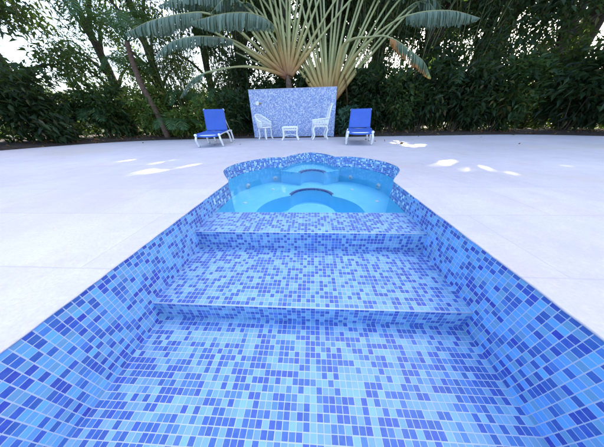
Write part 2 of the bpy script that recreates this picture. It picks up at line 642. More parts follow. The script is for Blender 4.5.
# planting bed: uneven dark soil that starts where the paving stops
b = MB()
nb = len(far_pts)
prev = None
rows = [(0.0, 0.0), (0.05, 0.05), (0.35, 0.10), (1.0, 0.13), (2.5, 0.12), (6.0, 0.06), (14.0, 0.0)]
grid = []
for i, p in enumerate(far_pts):
    d = (far_pts[min(i + 1, nb - 1)] - far_pts[max(i - 1, 0)]).normalized()
    nrm = Vector((d.y, -d.x, 0))
    if nrm.dot(p - Vector((0, 2, 0))) < 0:
        nrm = -nrm
    grid.append([(p.x + nrm.x * (o + 0.004), p.y + nrm.y * (o + 0.004), z - 0.03 + (rnd.uniform(-.02, .03) if o > .02 else 0)) for o, z in rows])
for i in range(nb - 1):
    for k in range(len(rows) - 1):
        b.face([grid[i][k], grid[i + 1][k], grid[i + 1][k + 1], grid[i][k + 1]])
tag(b.build('planting_bed', M['soil'], smooth=True, weld=True), kind='structure')

# --- the pool: floor, steps and side walls
pool = thing('swimming_pool', 'empty pool end lined with blue mosaic, broad steps leading up to hot tub', 'pool', (XC, 0.3, Z_FLOOR))


def q_floor(x0, x1, y0, y1, z):
    return [(x0, y0, z), (x1, y0, z), (x1, y1, z), (x0, y1, z)], [(x0 - XL, y0), (x1 - XL, y0), (x1 - XL, y1), (x0 - XL, y1)]


b = MB(); b.face(*q_floor(XL, XR, Y_BACK, Y1, Z_FLOOR)); b.build('pool_floor', M['tile'], pool, True)


def step(z0, z1, y0, y1, off):
    """one mosaic step: riser, small rounded nosing, tread; tiles run over it without a break"""
    b = MB()
    r = 0.006
    prof = [(y0, z0), (y0, z1 - r), (y0 + r * .3, z1 - r * .3), (y0 + r, z1), (y1, z1)]
    s = off
    for (ya, za), (yb, zb) in zip(prof, prof[1:]):
        L = math.hypot(yb - ya, zb - za)
        b.face([(XL, ya, za), (XR, ya, za), (XR, yb, zb), (XL, yb, zb)], [(0, s), (XR - XL, s), (XR - XL, s + L), (0, s + L)])
        s += L
    return b


step(Z_FLOOR, Z_TREAD, Y1, Y2, 40 * TP).build('step', M['tile'], pool, True)
w = step(Z_TREAD, Z_WEIR, Y2, Y3, 95 * TP)
w.build('step', M['tile'], pool, True)['label'] = 'top step that holds back the hot tub water'
# thin pale line of grout along each nosing
for (yy, zz) in ((Y1, Z_TREAD), (Y2, Z_WEIR)):
    b = MB(); b.tube([(XL + .002, yy + .0015, zz - .0012), (XR - .002, yy + .0015, zz - .0012)], 0.0032, 6)
    b.build('nosing', M['nosing'], pool, True, True)
for x, sgn in ((XL, 1), (XR, -1)):
    b = MB()
    for (ya, yb, zb) in ((Y_BACK, Y1, Z_FLOOR), (Y1, Y2, Z_TREAD), (Y2, Y3, Z_WEIR)):
        p = [(x, ya, zb), (x, yb, zb), (x, yb, -LIP), (x, ya, -LIP)]
        b.face(p, [(q[1], q[2] + 20 * TP) for q in p])
    b.build('side_wall', M['tile_side'], pool, True)

b = MB()
jl = []
for p, q in zip(edge_line, edge_line[1:]):
    n_ = max(1, int((q - p).length / .05))
    jl += [p.lerp(q, k / n_) for k in range(n_)]
jl.append(edge_line[-1])
b.tube([(p.x + rnd.uniform(-.0012, .0012), p.y + rnd.uniform(-.001, .001), -.004 + rnd.uniform(-.0015, .0015)) for p in jl], 0.0055, 6)
b.build('edge_joint', M['deck'], pool, True, True)

# --- the spa
Z_BENCH, Z_WELL, Z_SEAT = -0.520, -0.80, -0.262
spa = thing('hot_tub', 'scalloped hot tub with mosaic waterline band, submerged bench and white jets', 'hot tub', (XC, 2.9, Z_WELL))
spa_full = [Vector((XL, Y3, 0))] + spa_line + [Vector((XR, Y3, 0))]
# band of mosaic at the waterline
b = MB(); s = 0
ZB = Z_WATER - 0.004
for p, q in zip(spa_full, spa_full[1:]):
    L = (q - p).length
    P = [(p.x, p.y, ZB), (q.x, q.y, ZB), (q.x, q.y, -LIP), (p.x, p.y, -LIP)]
    b.face(P, [(s, ZB + 20 * TP), (s + L, ZB + 20 * TP), (s + L, -LIP + 20 * TP), (s, -LIP + 20 * TP)])
    s += L
b.build('mosaic_band', M['tile_band'], spa, True, True, weld=True)
# walls below the waterline
b = MB()
loop = spa_full + [Vector((XL, Y3, 0))]
for i, (p, q) in enumerate(zip(loop, loop[1:])):
    zt = ZB if i < len(loop) - 2 else Z_WEIR - 0.002
    b.face([(p.x, p.y, Z_WELL), (q.x, q.y, Z_WELL), (q.x, q.y, zt), (p.x, p.y, zt)])
b.build('basin_wall', M['plaster'], spa, True, True, weld=True)

# footwell outline: an ellipse with a scallop cut into its far rim
WC = Vector((XC + .01, 2.30, 0)); WA, WB = 0.80, 0.70
well = []
notch_c, notch_r = Vector((XC + .035, 2.93, 0)), 0.375
for k in range(120):
    a = 2 * PI * k / 120
    e = Vector((WC.x + WA * math.cos(a), WC.y + WB * math.sin(a), 0))
    well.append(e)


def in_notch(p):
    return (p - notch_c).length < notch_r


out = []
arc = [notch_c + Vector((notch_r * math.cos(t), notch_r * 0.98 * math.sin(t), 0)) for t in np.linspace(0.02, PI - 0.02, 28)]
arc = [p for p in arc if ((p.x - WC.x) / WA) ** 2 + ((p.y - WC.y) / WB) ** 2 > 1.0]
done = False
for p in well:
    if p.y > 2.7 and in_notch(p):
        if not done:
            out.extend(arc); done = True
        continue
    out.append(p)
well = out


def prism_sheet(name, outline, z, mat, holes=None):
    me = bpy.data.meshes.new(name)
    bm = bmesh.new()
    vs = [bm.verts.new((p.x, p.y, z)) for p in outline]
    es = [bm.edges.new((vs[i], vs[(i + 1) % len(vs)])) for i in range(len(vs))]
    for h in (holes or []):
        hv = [bm.verts.new((p.x, p.y, z)) for p in h]
        es += [bm.edges.new((hv[i], hv[(i + 1) % len(hv)])) for i in range(len(hv))]
    bmesh.ops.triangle_fill(bm, use_beauty=True, use_dissolve=False, edges=es)
    for f in bm.faces:
        if f.normal.z < 0:
            f.normal_flip()
    return me, bm


def finish(me, bm, name, mat, parent):
    inv = parent.matrix_basis.inverted()
    bm.transform(inv)
    bm.to_mesh(me); bm.free()
    me.materials.append(mat)
    o = bpy.data.objects.new(name, me)
    COL.objects.link(o); o.parent = parent
    return o


ins = [p.copy() for p in spa_full]
me, bm = prism_sheet('bench', ins, Z_BENCH, M['plaster'], [well])
# front face of the bench, down into the footwell
for i in range(len(well)):
    p, q = well[i], well[(i + 1) % len(well)]
    a = [bm.verts.new((x.x, x.y, z)) for x, z in ((p, Z_WELL), (q, Z_WELL), (q, Z_BENCH), (p, Z_BENCH))]
    bm.faces.new(a)
bmesh.ops.remove_doubles(bm, verts=bm.verts, dist=1e-4)
finish(me, bm, 'bench', M['plaster'], spa)
me, bm = prism_sheet('footwell', ins, Z_WELL + .002, M['plaster'])
finish(me, bm, 'footwell', M['plaster'], spa)

# raised seat in the middle lobe, its front cut by a round scallop
sc_c, sc_r = Vector((XC + .05, 3.50, 0)), 0.235
front = [Vector((XC - .62, 3.70, 0)), Vector((XC - .42, 3.60, 0)), Vector((sc_c.x - sc_r, 3.50, 0))]
front += [sc_c + Vector((-sc_r * math.cos(t), sc_r * 1.1 * math.sin(t), 0)) for t in np.linspace(0.1, PI - 0.1, 22)]
front += [Vector((sc_c.x + sc_r, 3.50, 0)), Vector((XC + .46, 3.60, 0)), Vector((XC + .62, 3.70, 0))]
back = [p for p in spa_line if p.y > 3.70 and abs(p.x - XC) < 0.60]
outline = front + list(reversed(back))
me, bm = prism_sheet('raised_seat', outline, Z_SEAT, M['plaster'])
for p, q in zip(front, front[1:]):
    a = [bm.verts.new((x.x, x.y, z)) for x, z in ((p, Z_BENCH), (q, Z_BENCH), (q, Z_SEAT), (p, Z_SEAT))]
    bm.faces.new(a)
bmesh.ops.remove_doubles(bm, verts=bm.verts, dist=1e-4)
finish(me, bm, 'raised_seat', M['plaster'], spa)
# small lens shaped ledge low in the footwell
led = [Vector((XC + .03 + 0.40 * math.cos(t), 2.46 + 0.40 * math.sin(t), 0)) for t in np.linspace(0, 2 * PI, 48, endpoint=False)]
me, bm = prism_sheet('ledge', led, Z_WELL + 0.16, M['plaster'])
for i in range(len(led)):
    p, q = led[i], led[(i + 1) % len(led)]
    a = [bm.verts.new((x.x, x.y, z)) for x, z in ((p, Z_WELL), (q, Z_WELL), (q, Z_WELL + .16), (p, Z_WELL + .16))]
    bm.faces.new(a)
finish(me, bm, 'ledge', M['plaster'], spa)


# rows of dark tiles marking the scalloped edges
def trim(pts, z, wid):
    b = MB(); s = 0
    for i, (p, q) in enumerate(zip(pts, pts[1:])):
        L = (q - p).length
        n = Vector((-(q - p).y, (q - p).x, 0)).normalized()
        c = Vector((pts[len(pts) // 2].x, min(x.y for x in pts), 0))
        if n.dot(p - c) < 0:
            n = -n
        a, d = p + n * wid, q + n * wid
        b.face([(p.x, p.y, z), (q.x, q.y, z), (d.x, d.y, z), (a.x, a.y, z)], [(s, .001), (s + L, .001), (s + L, TP * .98), (s, TP * .98)])
        ip, iq = p - n * .004, q - n * .004
        b.face([(ip.x, ip.y, z - .035), (iq.x, iq.y, z - .035), (iq.x, iq.y, z), (ip.x, ip.y, z)], [(s, TP * 1.01), (s + L, TP * 1.01), (s + L, TP * 1.99), (s, TP * 1.99)])
        b.face([(ip.x, ip.y, z), (iq.x, iq.y, z), (q.x, q.y, z), (p.x, p.y, z)], [(s, TP * 1.9), (s + L, TP * 1.9), (s + L, TP * 1.95), (s, TP * 1.95)])
        s += L
    return b


trim(arc[1:-1], Z_BENCH + .004, 0.036).build('edge_trim', M['tile_trim'], spa, True)
trim(front[3:-3], Z_SEAT + .004, 0.05).build('edge_trim', M['tile_trim'], spa, True)


# jets: round white eyeballs on the basin wall, small returns on the bench
def wall_hit(px, py):
    """where the sight line of the jet meets the basin wall"""
    v = ray(px, py)
    best = None
    o = EYE
    for p, q in zip(spa_full, spa_full[1:]):
        d = q - p
        den = v.x * d.y - v.y * d.x
        if abs(den) < 1e-9:
            continue
        t = ((p.x - o.x) * d.y - (p.y - o.y) * d.x) / den
        u = ((p.x - o.x) * v.y - (p.y - o.y) * v.x) / den
        if 0 <= u <= 1 and t > 0 and (best is None or t > best[0]):
            n = Vector((d.y, -d.x, 0)).normalized()
            if n.dot(v) > 0:
                n = -n
            best = (t, o + v * t, n)
    return best[1], best[2]


for px, py in ((248, 186), (275.4, 178.4), (350.4, 177.6), (378.5, 186.1)):
    P, n = wall_hit(px, py)
    mt = Matrix.Translation(P) @ n.to_track_quat('Z', 'Y').to_matrix().to_4x4()
    b = MB(); b.lathe([(0.052, -.01), (0.052, 0.008), (0.046, 0.016), (0.034, 0.018), (0.030, 0.030), (0.018, 0.036), (0.016, 0.030)], mt, 24)
    j = b.build('jet', M['white_plastic'], spa, True, True)
    b = MB(); b.lathe([(0.0155, 0.026), (0.0155, 0.034), (0.010, 0.034), (0.009, 0.029)], mt, 14)
    b.build('nozzle', M['nozzle'], j).matrix_parent_inverse = spa.matrix_basis.inverted()
for px, py in ((245, 203), (273, 189.3), (352, 189.5), (377, 201.4)):
    P = onz(px, py, Z_BENCH)
    b = MB(); b.lathe([(0.030, 0), (0.030, 0.006), (0.024, 0.010), (0.010, 0.010)], Matrix.Translation(P), 18)
    b.build('air_inlet', M['white_plastic'], spa, True, True)

# water surface: just below the top of the last step, following the basin
me, bm = prism_sheet('water', [p.copy() for p in spa_full], Z_WATER, M['water'])
bm.to_mesh(me); bm.free()
me.materials.append(M['water'])
o = bpy.data.objects.new('water', me); COL.objects.link(o)
tag(o, kind='structure')

# ------------------------------------------------------------------ mosaic wall
WL, WR = Vector((-2.473, 8.36, 0)), Vector((0.945, 8.26, 0))
WH = 1.68
wdir = (WR - WL).normalized()
wn_ = Vector((wdir.y, -wdir.x, 0))           # towards the camera
mw = thing('mosaic_wall', 'freestanding wall covered in pale blue and white mosaic behind the white garden furniture', 'wall', (WL + WR) / 2)
b = MB()
L = (WR - WL).length
th = 0.16
A, B_, = WL, WR
Cc, D = WR - wn_ * th, WL - wn_ * th
z0 = -0.05


def wq(p, q, u0, u1):
    b.face([(p.x, p.y, z0), (q.x, q.y, z0), (q.x, q.y, WH), (p.x, p.y, WH)], [(u0, 0), (u1, 0), (u1, WH - z0), (u0, WH - z0)])


wq(A, B_, 0, L); wq(B_, Cc, L, L + th); wq(Cc, D, L + th, 2 * L + th); wq(D, A, 2 * L + th, 2 * L + 2 * th)
b.build('wall_face', M['tile_wall'], mw, True)
b = MB()
for (p, q) in (((-.006), (L + .006)),):
    P = [WL + wdir * p + wn_ * .006, WL + wdir * q + wn_ * .006, WL + wdir * q - wn_ * (th + .006), WL + wdir * p - wn_ * (th + .006)]
    lo = [(x.x, x.y, WH) for x in P]; hi = [(x.x, x.y, WH + .018) for x in P]
    b.face(hi)
    for i in range(4):
        b.face([lo[i], lo[(i + 1) % 4], hi[(i + 1) % 4], hi[i]])
b.build('wall_cap', M['render_edge'], mw, True)
P = at(257.2, 103.4, 8.33)
P = P + wn_ * (0.002 - (P - WL).dot(wn_))
mt = Matrix.Translation(P) @ wn_.to_track_quat('Z', 'Y').to_matrix().to_4x4()
b = MB(); b.lathe([(0.075, 0), (0.075, 0.02), (0.06, 0.035), (0.05, 0.035), (0.046, 0.02), (0.03, 0.035), (0.012, 0.045)], mt, 24)
wlp = b.build('wall_light', M['white_plastic'], mw, True, True)
b = MB(); b.tube([P + wdir * .078 + wn_ * .01, P + wdir * .16 + wn_ * .012], 0.022, 10)
b.build('bracket', M['brass'], wlp, False, True).matrix_parent_inverse = mw.matrix_basis.inverted()


# ------------------------------------------------------------------ loungers
def lounger(label, loc, rz, lean):
    t = thing('sun_lounger', label, 'sun lounger', loc, rz, 'blue sun loungers')
    hw, yj, ln = 0.315, 1.16, 1.90
    zf, zs = 0.322, 0.372                       # foot end a little lower than the hinge
    for s in (-1, 1):
        x = s * hw
        b = MB()
        b.tube(catmull([(x, 0.03, zf - .035), (x, 0.10, zf - .003), (x, 0.3, zf + .012), (x, yj, zs), (x, ln - .1, zs), (x, ln, zs - .02)], 5), 0.021, 10)
        b.build('side_rail', M['white'], t, smooth=True)
        xo = s * (hw + .004)
        for pts in ([(xo, 0.035, zf - .02), (s * (hw + .025), 0.0, zf - .11), (s * (hw + .03), 0.05, .14), (s * (hw + .03), 0.13, 0.012)],
                    [(s * (hw + .03), 0.98, zs - .01), (s * (hw + .055), 1.06, zs - .10), (s * (hw + .06), 1.12, .15), (s * (hw + .06), 1.18, 0.012)],
                    [(s * hw, ln - .16, zs - .01), (s * (hw + .02), ln - .12, .15), (s * (hw + .02), ln - .06, 0.012)]):
            b = MB(); b.tube(catmull(pts, 6), 0.029, 10)
            lg = b.build('leg', M['white'], t, smooth=True)
            b = MB(); p = Vector(pts[-1]); b.tube([p - Vector((0, 0, .012)), p + Vector((0, -.004, .03))], 0.033, 10)
            b.build('foot_cap', M['nozzle'], lg, smooth=True)
        b = MB(); b.lathe([(0.036, -.03), (0.039, 0), (0.034, .022), (0.015, .034)], Matrix.Translation((s * (hw + .008), 0.012, zf + .004)) @ Matrix.Rotation(PI / 2, 4, 'X'), 14)
        b.build('corner_cap', M['white_plastic'], t, smooth=True)
    for yy in (0.05, yj - .05, ln - .05):
        b = MB()
        zz = zf - .01 if yy < .1 else zs - .035
        b.tube([(-hw, yy, zz), (hw, yy, zz)], 0.016, 8)
        b.build('cross_bar', M['white'], t, smooth=True)
    # sling seat: fabric with a little sag, hem folded over the end
    def sling(name, pos, nu, nv, thick, parent):
        b = MB()
        for i in range(nu):
            for j in range(nv):
                pts, uvs = [], []
                for (a, c) in ((i, j), (i + 1, j), (i + 1, j + 1), (i, j + 1)):
                    p = pos(a / nu, c / nv)
                    pts.append(p); uvs.append((p[0], c / nv * 1.0))
                b.face(pts, uvs)
        o = b.build(name, M['sling'], parent, smooth=True, weld=True)
        so_ = o.modifiers.new('thickness', 'SOLIDIFY'); so_.thickness = thick; so_.offset = 0
        return o
    wv = hw + 0.020

    def seat(u, v):
        x = (u * 2 - 1) * wv
        sag = -0.028 * (1 - (u * 2 - 1) ** 2)
        y = 0.0 + v * (yj - .02)
        z = zf + (zs - zf) * v + .027 + sag
        if v < 0.05:
            z -= (0.05 - v) * 1.1
        return (x, y, z)
    sling('seat', seat, 10, 20, 0.006, t)
    ang = math.radians(lean)
    bl = 0.63
    dy, dz = math.cos(ang), math.sin(ang)

    def backf(u, v):
        x = (u * 2 - 1) * wv * (1 - .04 * v)
        sag = 0.03 * (1 - (u * 2 - 1) ** 2) * math.sin(PI * min(1, v * 1.05))
        L_ = v * bl
        return (x, yj + L_ * dy + (sag - .026) * dz, zs + .012 + L_ * dz - (sag - .026) * dy)
    bk = sling('backrest', backf, 10, 14, 0.006, t)
    b = MB()
    for s in (-1, 1):
        b.tube([(s * hw, yj, zs), (s * hw * .96, yj + bl * dy, zs + bl * dz)], 0.017, 8)
        b.tube([(s * (hw - .03), yj + .45 * dy, zs + .45 * dz), (s * (hw - .03), yj + .60, zs + .01)], 0.012, 8)
    b.tube([(-hw * .96, yj + bl * dy, zs + bl * dz), (hw * .96, yj + bl * dy, zs + bl * dz)], 0.015, 8)
    b.build('back_frame', M['white'], bk, smooth=True)
    for s in (-1, 1):
        b = MB(); b.lathe([(0.030, -.03), (0.032, 0), (0.028, .02), (0.012, .03)], Matrix.Translation((s * hw * .96, yj + bl * dy, zs + bl * dz)) @ Matrix.Rotation(ang - PI / 2, 4, 'X'), 14)
        b.build('corner_cap', M['white_plastic'], bk, smooth=True)
    return t


f0 = onz(207, 134.6, .34)
lounger('blue sling sun lounger with raised back left of the mosaic wall', (f0.x, f0.y, 0), math.radians(11), 78)
g0 = onz(360.4, 132.0, .335)
lounger('blue sling sun lounger with raised back right of the mosaic wall', (g0.x, g0.y, 0), math.radians(-11), 56)


# ------------------------------------------------------------------ white garden furniture
def ring(b, c, r, tr, axis, n=12):
    ax = Vector(axis).normalized()
    s = ax.orthogonal().normalized(); u = ax.cross(s)
    b.tube([Vector(c) + s * (r * math.cos(2 * PI * k / n)) + u * (r * math.sin(2 * PI * k / n)) for k in range(n + 1)], tr, 5, False)


def barrel_chair(loc, rz):
    """seat facing local +x; curved lattice back that slopes down into the arms"""
    t = thing('garden_chair', 'white cast iron chair with curved lattice back left of the small table', 'chair', loc, rz, 'white garden chairs')
    zs, R = 0.42, 0.27
    b = MB()
    b.lathe([(0.0, zs - .01), (R, zs - .01), (R + .012, zs), (R, zs + .014), (R - .03, zs + .014), (R - .035, zs + .006), (0.0, zs + .004)], Matrix.Identity(4), 28)
    for k in range(12):
        a = 2 * PI * k / 12
        ring(b, (0.17 * math.cos(a), .17 * math.sin(a), zs + .012), .035, .010, (0, 0, 1), 10)
    b.build('seat', M['white'], t, smooth=True)
    for a0 in (45, 135, 225, 315):
        a = math.radians(a0)
        d = Vector((math.cos(a), math.sin(a), 0))
        b = MB(); b.tube(catmull([d * .21 + Vector((0, 0, zs - .01)), d * .235 + Vector((0, 0, .30)), d * .225 + Vector((0, 0, .15)), d * .275 + Vector((0, 0, .01))], 6), [.030] * 6 + [.025] * 12 + [.028], 8)
        b.build('leg', M['white'], t, smooth=True)
    b = MB()
    top, midl = [], []
    for k in range(25):
        a = math.radians(70 + k * 220 / 24)
        w = 0.5 - 0.5 * math.cos(2 * PI * k / 24)
        h = 0.19 + 0.25 * w ** .8
        rr = R + 0.05 * (h / .44)
        p = Vector((rr * math.cos(a), rr * math.sin(a), zs + h))
        top.append(p); midl.append(Vector(((R + .02) * math.cos(a), (R + .02) * math.sin(a), zs + h * .55)))
        b.tube([(R * math.cos(a), R * math.sin(a), zs), midl[-1], p], 0.011, 6)
        if k % 2 == 1:
            ring(b, (midl[-1] + p) / 2, min(.05, h * .19), .012, (math.cos(a), math.sin(a), .15), 10)
            ring(b, (midl[-1] + Vector((R * math.cos(a), R * math.sin(a), zs))) / 2, min(.045, h * .19), .012, (math.cos(a), math.sin(a), 0), 10)
    b.tube(top, 0.026, 8); b.tube(midl, 0.014, 6)
    b.build('backrest', M['white'], t, smooth=True)
    return t


def high_chair(loc, rz):
    """seat facing local +x with lattice arms and a tall narrow back"""
    t = thing('garden_chair', 'white cast iron chair with tall straight back and lattice arms right of the table', 'chair', loc, rz, 'white garden chairs')
    zs, hx, hy = 0.44, 0.235, 0.23
    b = MB()
    b.tube([(-hx, -hy, zs), (hx, -hy, zs), (hx, hy, zs), (-hx, hy, zs), (-hx, -hy, zs)], .026, 8)
    for k in range(-4, 5):
        b.box((k * .05, 0, zs), (.030, 2 * hy, .012)); b.box((0, k * .05, zs + .004), (2 * hx, .018, .010))
    b.build('seat', M['white'], t)
    for sx in (-1, 1):
        for sy in (-1, 1):
            b = MB(); b.tube(catmull([(sx * hx * .95, sy * hy, zs), (sx * (hx + .015), sy * hy, .32), (sx * hx * .9, sy * hy, .16), (sx * (hx + .045), sy * (hy + .01), .01)], 6), .028, 8)
            b.build('leg', M['white'], t, smooth=True)
    for sy in (-1, 1):
        b = MB()
        y = sy * (hy + .01)
        b.tube([(hx, y, zs), (hx - .01, y, zs + .20), (-hx - .03, y, zs + .24)], .022, 8)
        for k in range(6):
            x0 = -hx + k * (2 * hx / 5)
            b.tube([(x0, y, zs), (min(hx, x0 + .08), y, zs + .21)], .014, 6); b.tube([(x0, y, zs), (max(-hx, x0 - .08), y, zs + .21)], .014, 6)
        for k in range(4):
            ring(b, (-hx + .06 + k * .115, y, zs + .12), .045, .013, (0, 1, 0), 10)
        b.build('armrest', M['white'], t, smooth=True)
    b = MB()
    for sy in (-1, 1):
        b.tube(catmull([(-hx, sy * hy, zs), (-hx - .05, sy * hy, zs + .25), (-hx - .10, sy * hy * .92, zs + .50), (-hx - .15, sy * hy * .6, zs + .63)], 5), .024, 8)
    b.tube(catmull([(-hx - .15, -hy * .6, zs + .63), (-hx - .16, 0, zs + .67), (-hx - .15, hy * .6, zs + .63)], 6), .024, 8)
    for k in range(-3, 4):
        b.tube([(-hx, k * .06, zs), (-hx - .05, k * .06, zs + .25), (-hx - .15, k * .045, zs + .63)], .012, 6)
    for k in range(5):
        for q in (-1, 0, 1):
            ring(b, (-hx - .02 - .024 * k, q * .12, zs + .1 + k * .11), .045, .012, (1, 0, .2), 10)
    b.build('backrest', M['white'], t, smooth=True)
    return t


def table(loc, rz):
    t = thing('garden_table', 'small low white cast iron table between the two garden chairs', 'table', loc, rz)
    zs, hx, hy = 0.43, 0.255, 0.22
    b = MB()
    b.tube([(-hx, -hy, zs), (hx, -hy, zs), (hx, hy, zs), (-hx, hy, zs), (-hx, -hy, zs)], .026, 8)
    for k in range(-5, 6):
        b.box((k * .045, 0, zs), (.032, 2 * hy, .012))
    for k in range(-4, 5):
        b.box((0, k * .045, zs + .004), (2 * hx, .020, .010))
    b.build('tabletop', M['white'], t)
    b = MB()
    for sy in (-1, 1):
        b.tube([(-hx, sy * hy, zs - .09), (hx, sy * hy, zs - .09)], .016, 6)
        for k in range(7):
            ring(b, (-hx + .05 + k * .068, sy * hy, zs - .045), .034, .012, (0, 1, 0), 10)
    for sx in (-1, 1):
        b.tube([(sx * hx, -hy, zs - .09), (sx * hx, hy, zs - .09)], .016, 6)
    b.build('apron', M['white'], t, smooth=True)
    for sx in (-1, 1):
        for sy in (-1, 1):
            b = MB(); b.tube(catmull([(sx * hx, sy * hy, zs), (sx * hx * .97, sy * hy, .30), (sx * hx * .95, sy * hy * .98, .15), (sx * (hx + .05), sy * (hy + .02), .01)], 6), .029, 8)
            b.build('leg', M['white'], t, smooth=True)
    b = MB(); b.tube([(-hx * .95, -hy * .98, .16), (0, 0, .20), (hx * .95, hy * .98, .16)], .016, 6); b.tube([(-hx * .95, hy * .98, .16), (0, 0, .20), (hx * .95, -hy * .98, .16)], .016, 6)
    b.build('stretcher', M['white'], t, smooth=True)
    return t


barrel_chair((-1.80, 7.60, 0), math.radians(-28))
table((-0.775, 7.22, 0), math.radians(3))
high_chair((0.30, 7.30, 0), PI + math.radians(6))

# ------------------------------------------------------------------ vegetation
# openings in the canopy: sun rays towards these spots of the paving meet no leaf
SPOTS = []
for (px0, py0, px1, py1, r, n) in ((146, 172, 182, 165.5, .13, 7), (156, 163, 172, 158.5, .16, 4), (205, 153, 214, 151.5, .08, 2), (384, 140, 398, 142.5, .20, 4), (396, 142.5, 413, 146, .20, 4),
                                   (438, 160, 446, 162.5, .09, 3), (433, 170, 441, 171.5, .07, 3), (376, 139.5, 379, 140, .06, 1), (418, 141, 424, 141.5, .06, 2), (176, 183, 186, 180, .03, 3), (226, 149.5, 232, 149, .05, 2), (300, 143, 306, 143.5, .1, 2), (110, 165, 125, 160, .15, 3), (475, 168, 490, 172, .15, 3)):
    for k in range(n):
        f = k / max(1, n - 1)
        p = onz(px0 + (px1 - px0) * f, py0 + (py1 - py0) * f, 0)
        for q in range(3):
            j = Vector((rnd.gauss(0, r * .8), rnd.gauss(0, r * .5), 0))
            SPOTS.append((np.array(p + j), r * rnd.uniform(.25, .6)))
SUNN = np.array(SUN)


def sun_keep(P, margin):
    keep = np.ones(len(P), bool)
    for c, r in SPOTS:
        d = P - c
        t = d @ SUNN
        perp = np.linalg.norm(d - t[:, None] * SUNN, axis=1)
        keep &= perp > (r + margin)
    return keep


def unit(a):
    return a / np.maximum(np.linalg.norm(a, axis=1, keepdims=True), 1e-9)


def leaves(P, size, out_dir=None, droop=0.4, wid=0.42, jitter=0.35, keep=True):
    """leaf shaped folded blades, one at each point (world space); returns an MB"""
    if keep:
        P = P[sun_keep(P, size * 0.36)]
    n = len(P)
    a = rng.normal(size=(n, 3))
    if out_dir is not None:
        o = unit(P - np.asarray(out_dir)[None, :])
        a = unit(a) + o * 0.9
    a[:, 2] -= droop
    a = unit(a)
    up = np.tile(np.array([0, 0, 1.0]), (n, 1)) + rng.normal(size=(n, 3)) * 0.55
    s = unit(np.cross(a, up))
    nn = np.cross(s, a)
    Ls = size * (1 + rng.uniform(-jitter, jitter, size=(n, 1)))
    W = Ls * wid * rng.uniform(.75, 1.15, size=(n, 1)) * 0.5
    fold = W * 0.35
    v0 = P
    v1 = P + a * Ls * .42 + s * W + nn * fold
    v2 = P + a * Ls - np.array([0, 0, 1.0]) * Ls * 0.15
    v3 = P + a * Ls * .42 - s * W + nn * fold
    V = np.stack([v0, v1, v2, v3], 1).reshape(-1, 3)
    b = MB()
    b.v = V.tolist()
    i = np.arange(n) * 4
    F = np.stack([i, i + 1, i + 2, i, i + 2, i + 3], 1).reshape(-1, 3)
    b.f = F.tolist()
    b.uv = np.zeros((len(F) * 3, 2)).tolist()
    return b


def cloud(clumps, n):
    """n points in a set of clumps (centre, radius xyz), denser near each clump's skin"""
    w = np.array([c[1][0] * c[1][1] * c[1][2] for c in clumps]) ** 0.67
    idx = rng.choice(len(clumps), size=n, p=w / w.sum())
    C_ = np.array([c[0] for c in clumps])[idx]
    R_ = np.array([c[1] for c in clumps])[idx]
    d = unit(rng.normal(size=(n, 3)))
    r = rng.uniform(0.0, 1.0, size=(n, 1)) ** 0.45 * rng.uniform(.8, 1.15, size=(n, 1))
    return C_ + d * R_ * r


def broad_tree(label, base, h, cr, mat, n, leaf=0.24, low=0.35, lean=(0, 0), group='trees behind the pool deck', bark='bark', name='broadleaf_tree', wid=.42):
    t = thing(name, label, 'tree', base, 0, group)
    B = Vector(base)
    top = B + Vector((lean[0], lean[1], h * .82))
    tr = MB()
    pts = catmull([B - Vector((0, 0, .1)), B + Vector((lean[0] * .2 + rnd.uniform(-.1, .1), lean[1] * .2, h * .3)), B + Vector((lean[0] * .6, lean[1] * .6 + rnd.uniform(-.1, .1), h * .58)), top], 6)
    r0 = 0.022 * h + .05
    tr.tube(pts, [r0 * (1 - .8 * k / (len(pts) - 1)) for k in range(len(pts))], 10)
    clumps = []
    nc = 13
    for k in range(nc):
        f = low + (1 - low) * (k + .5) / nc
        a = k * 2.4 + rnd.uniform(-.4, .4)
        rad = cr * (0.75 if f < .9 else .4) * rnd.uniform(.55, 1.0)
        c = B + Vector((lean[0] * f, lean[1] * f, h * f)) + Vector((math.cos(a) * rad, math.sin(a) * rad, rnd.uniform(-.2, .2)))
        rr = cr * rnd.uniform(.38, .6)
        clumps.append(((c.x, c.y, c.z), (rr, rr, rr * .8)))
        j = pts[min(len(pts) - 1, int(f * .85 * (len(pts) - 1)))]
        if k % 2 == 0 or cr > 1.5:
            tr.tube(catmull([j, (j + c) / 2 + Vector((0, 0, .1 * cr)), c], 4), [r0 * .38 * (1 - .75 * q / 8) for q in range(9)], 6)
    clumps.append(((top.x, top.y, top.z), (cr * .5, cr * .5, h * .16)))
    tr.build('trunk', M[bark], t, True, True)
    P = cloud(clumps, n)
    leaves(P, leaf, None, .35, wid).build('crown', M[mat], t, True)
    return t


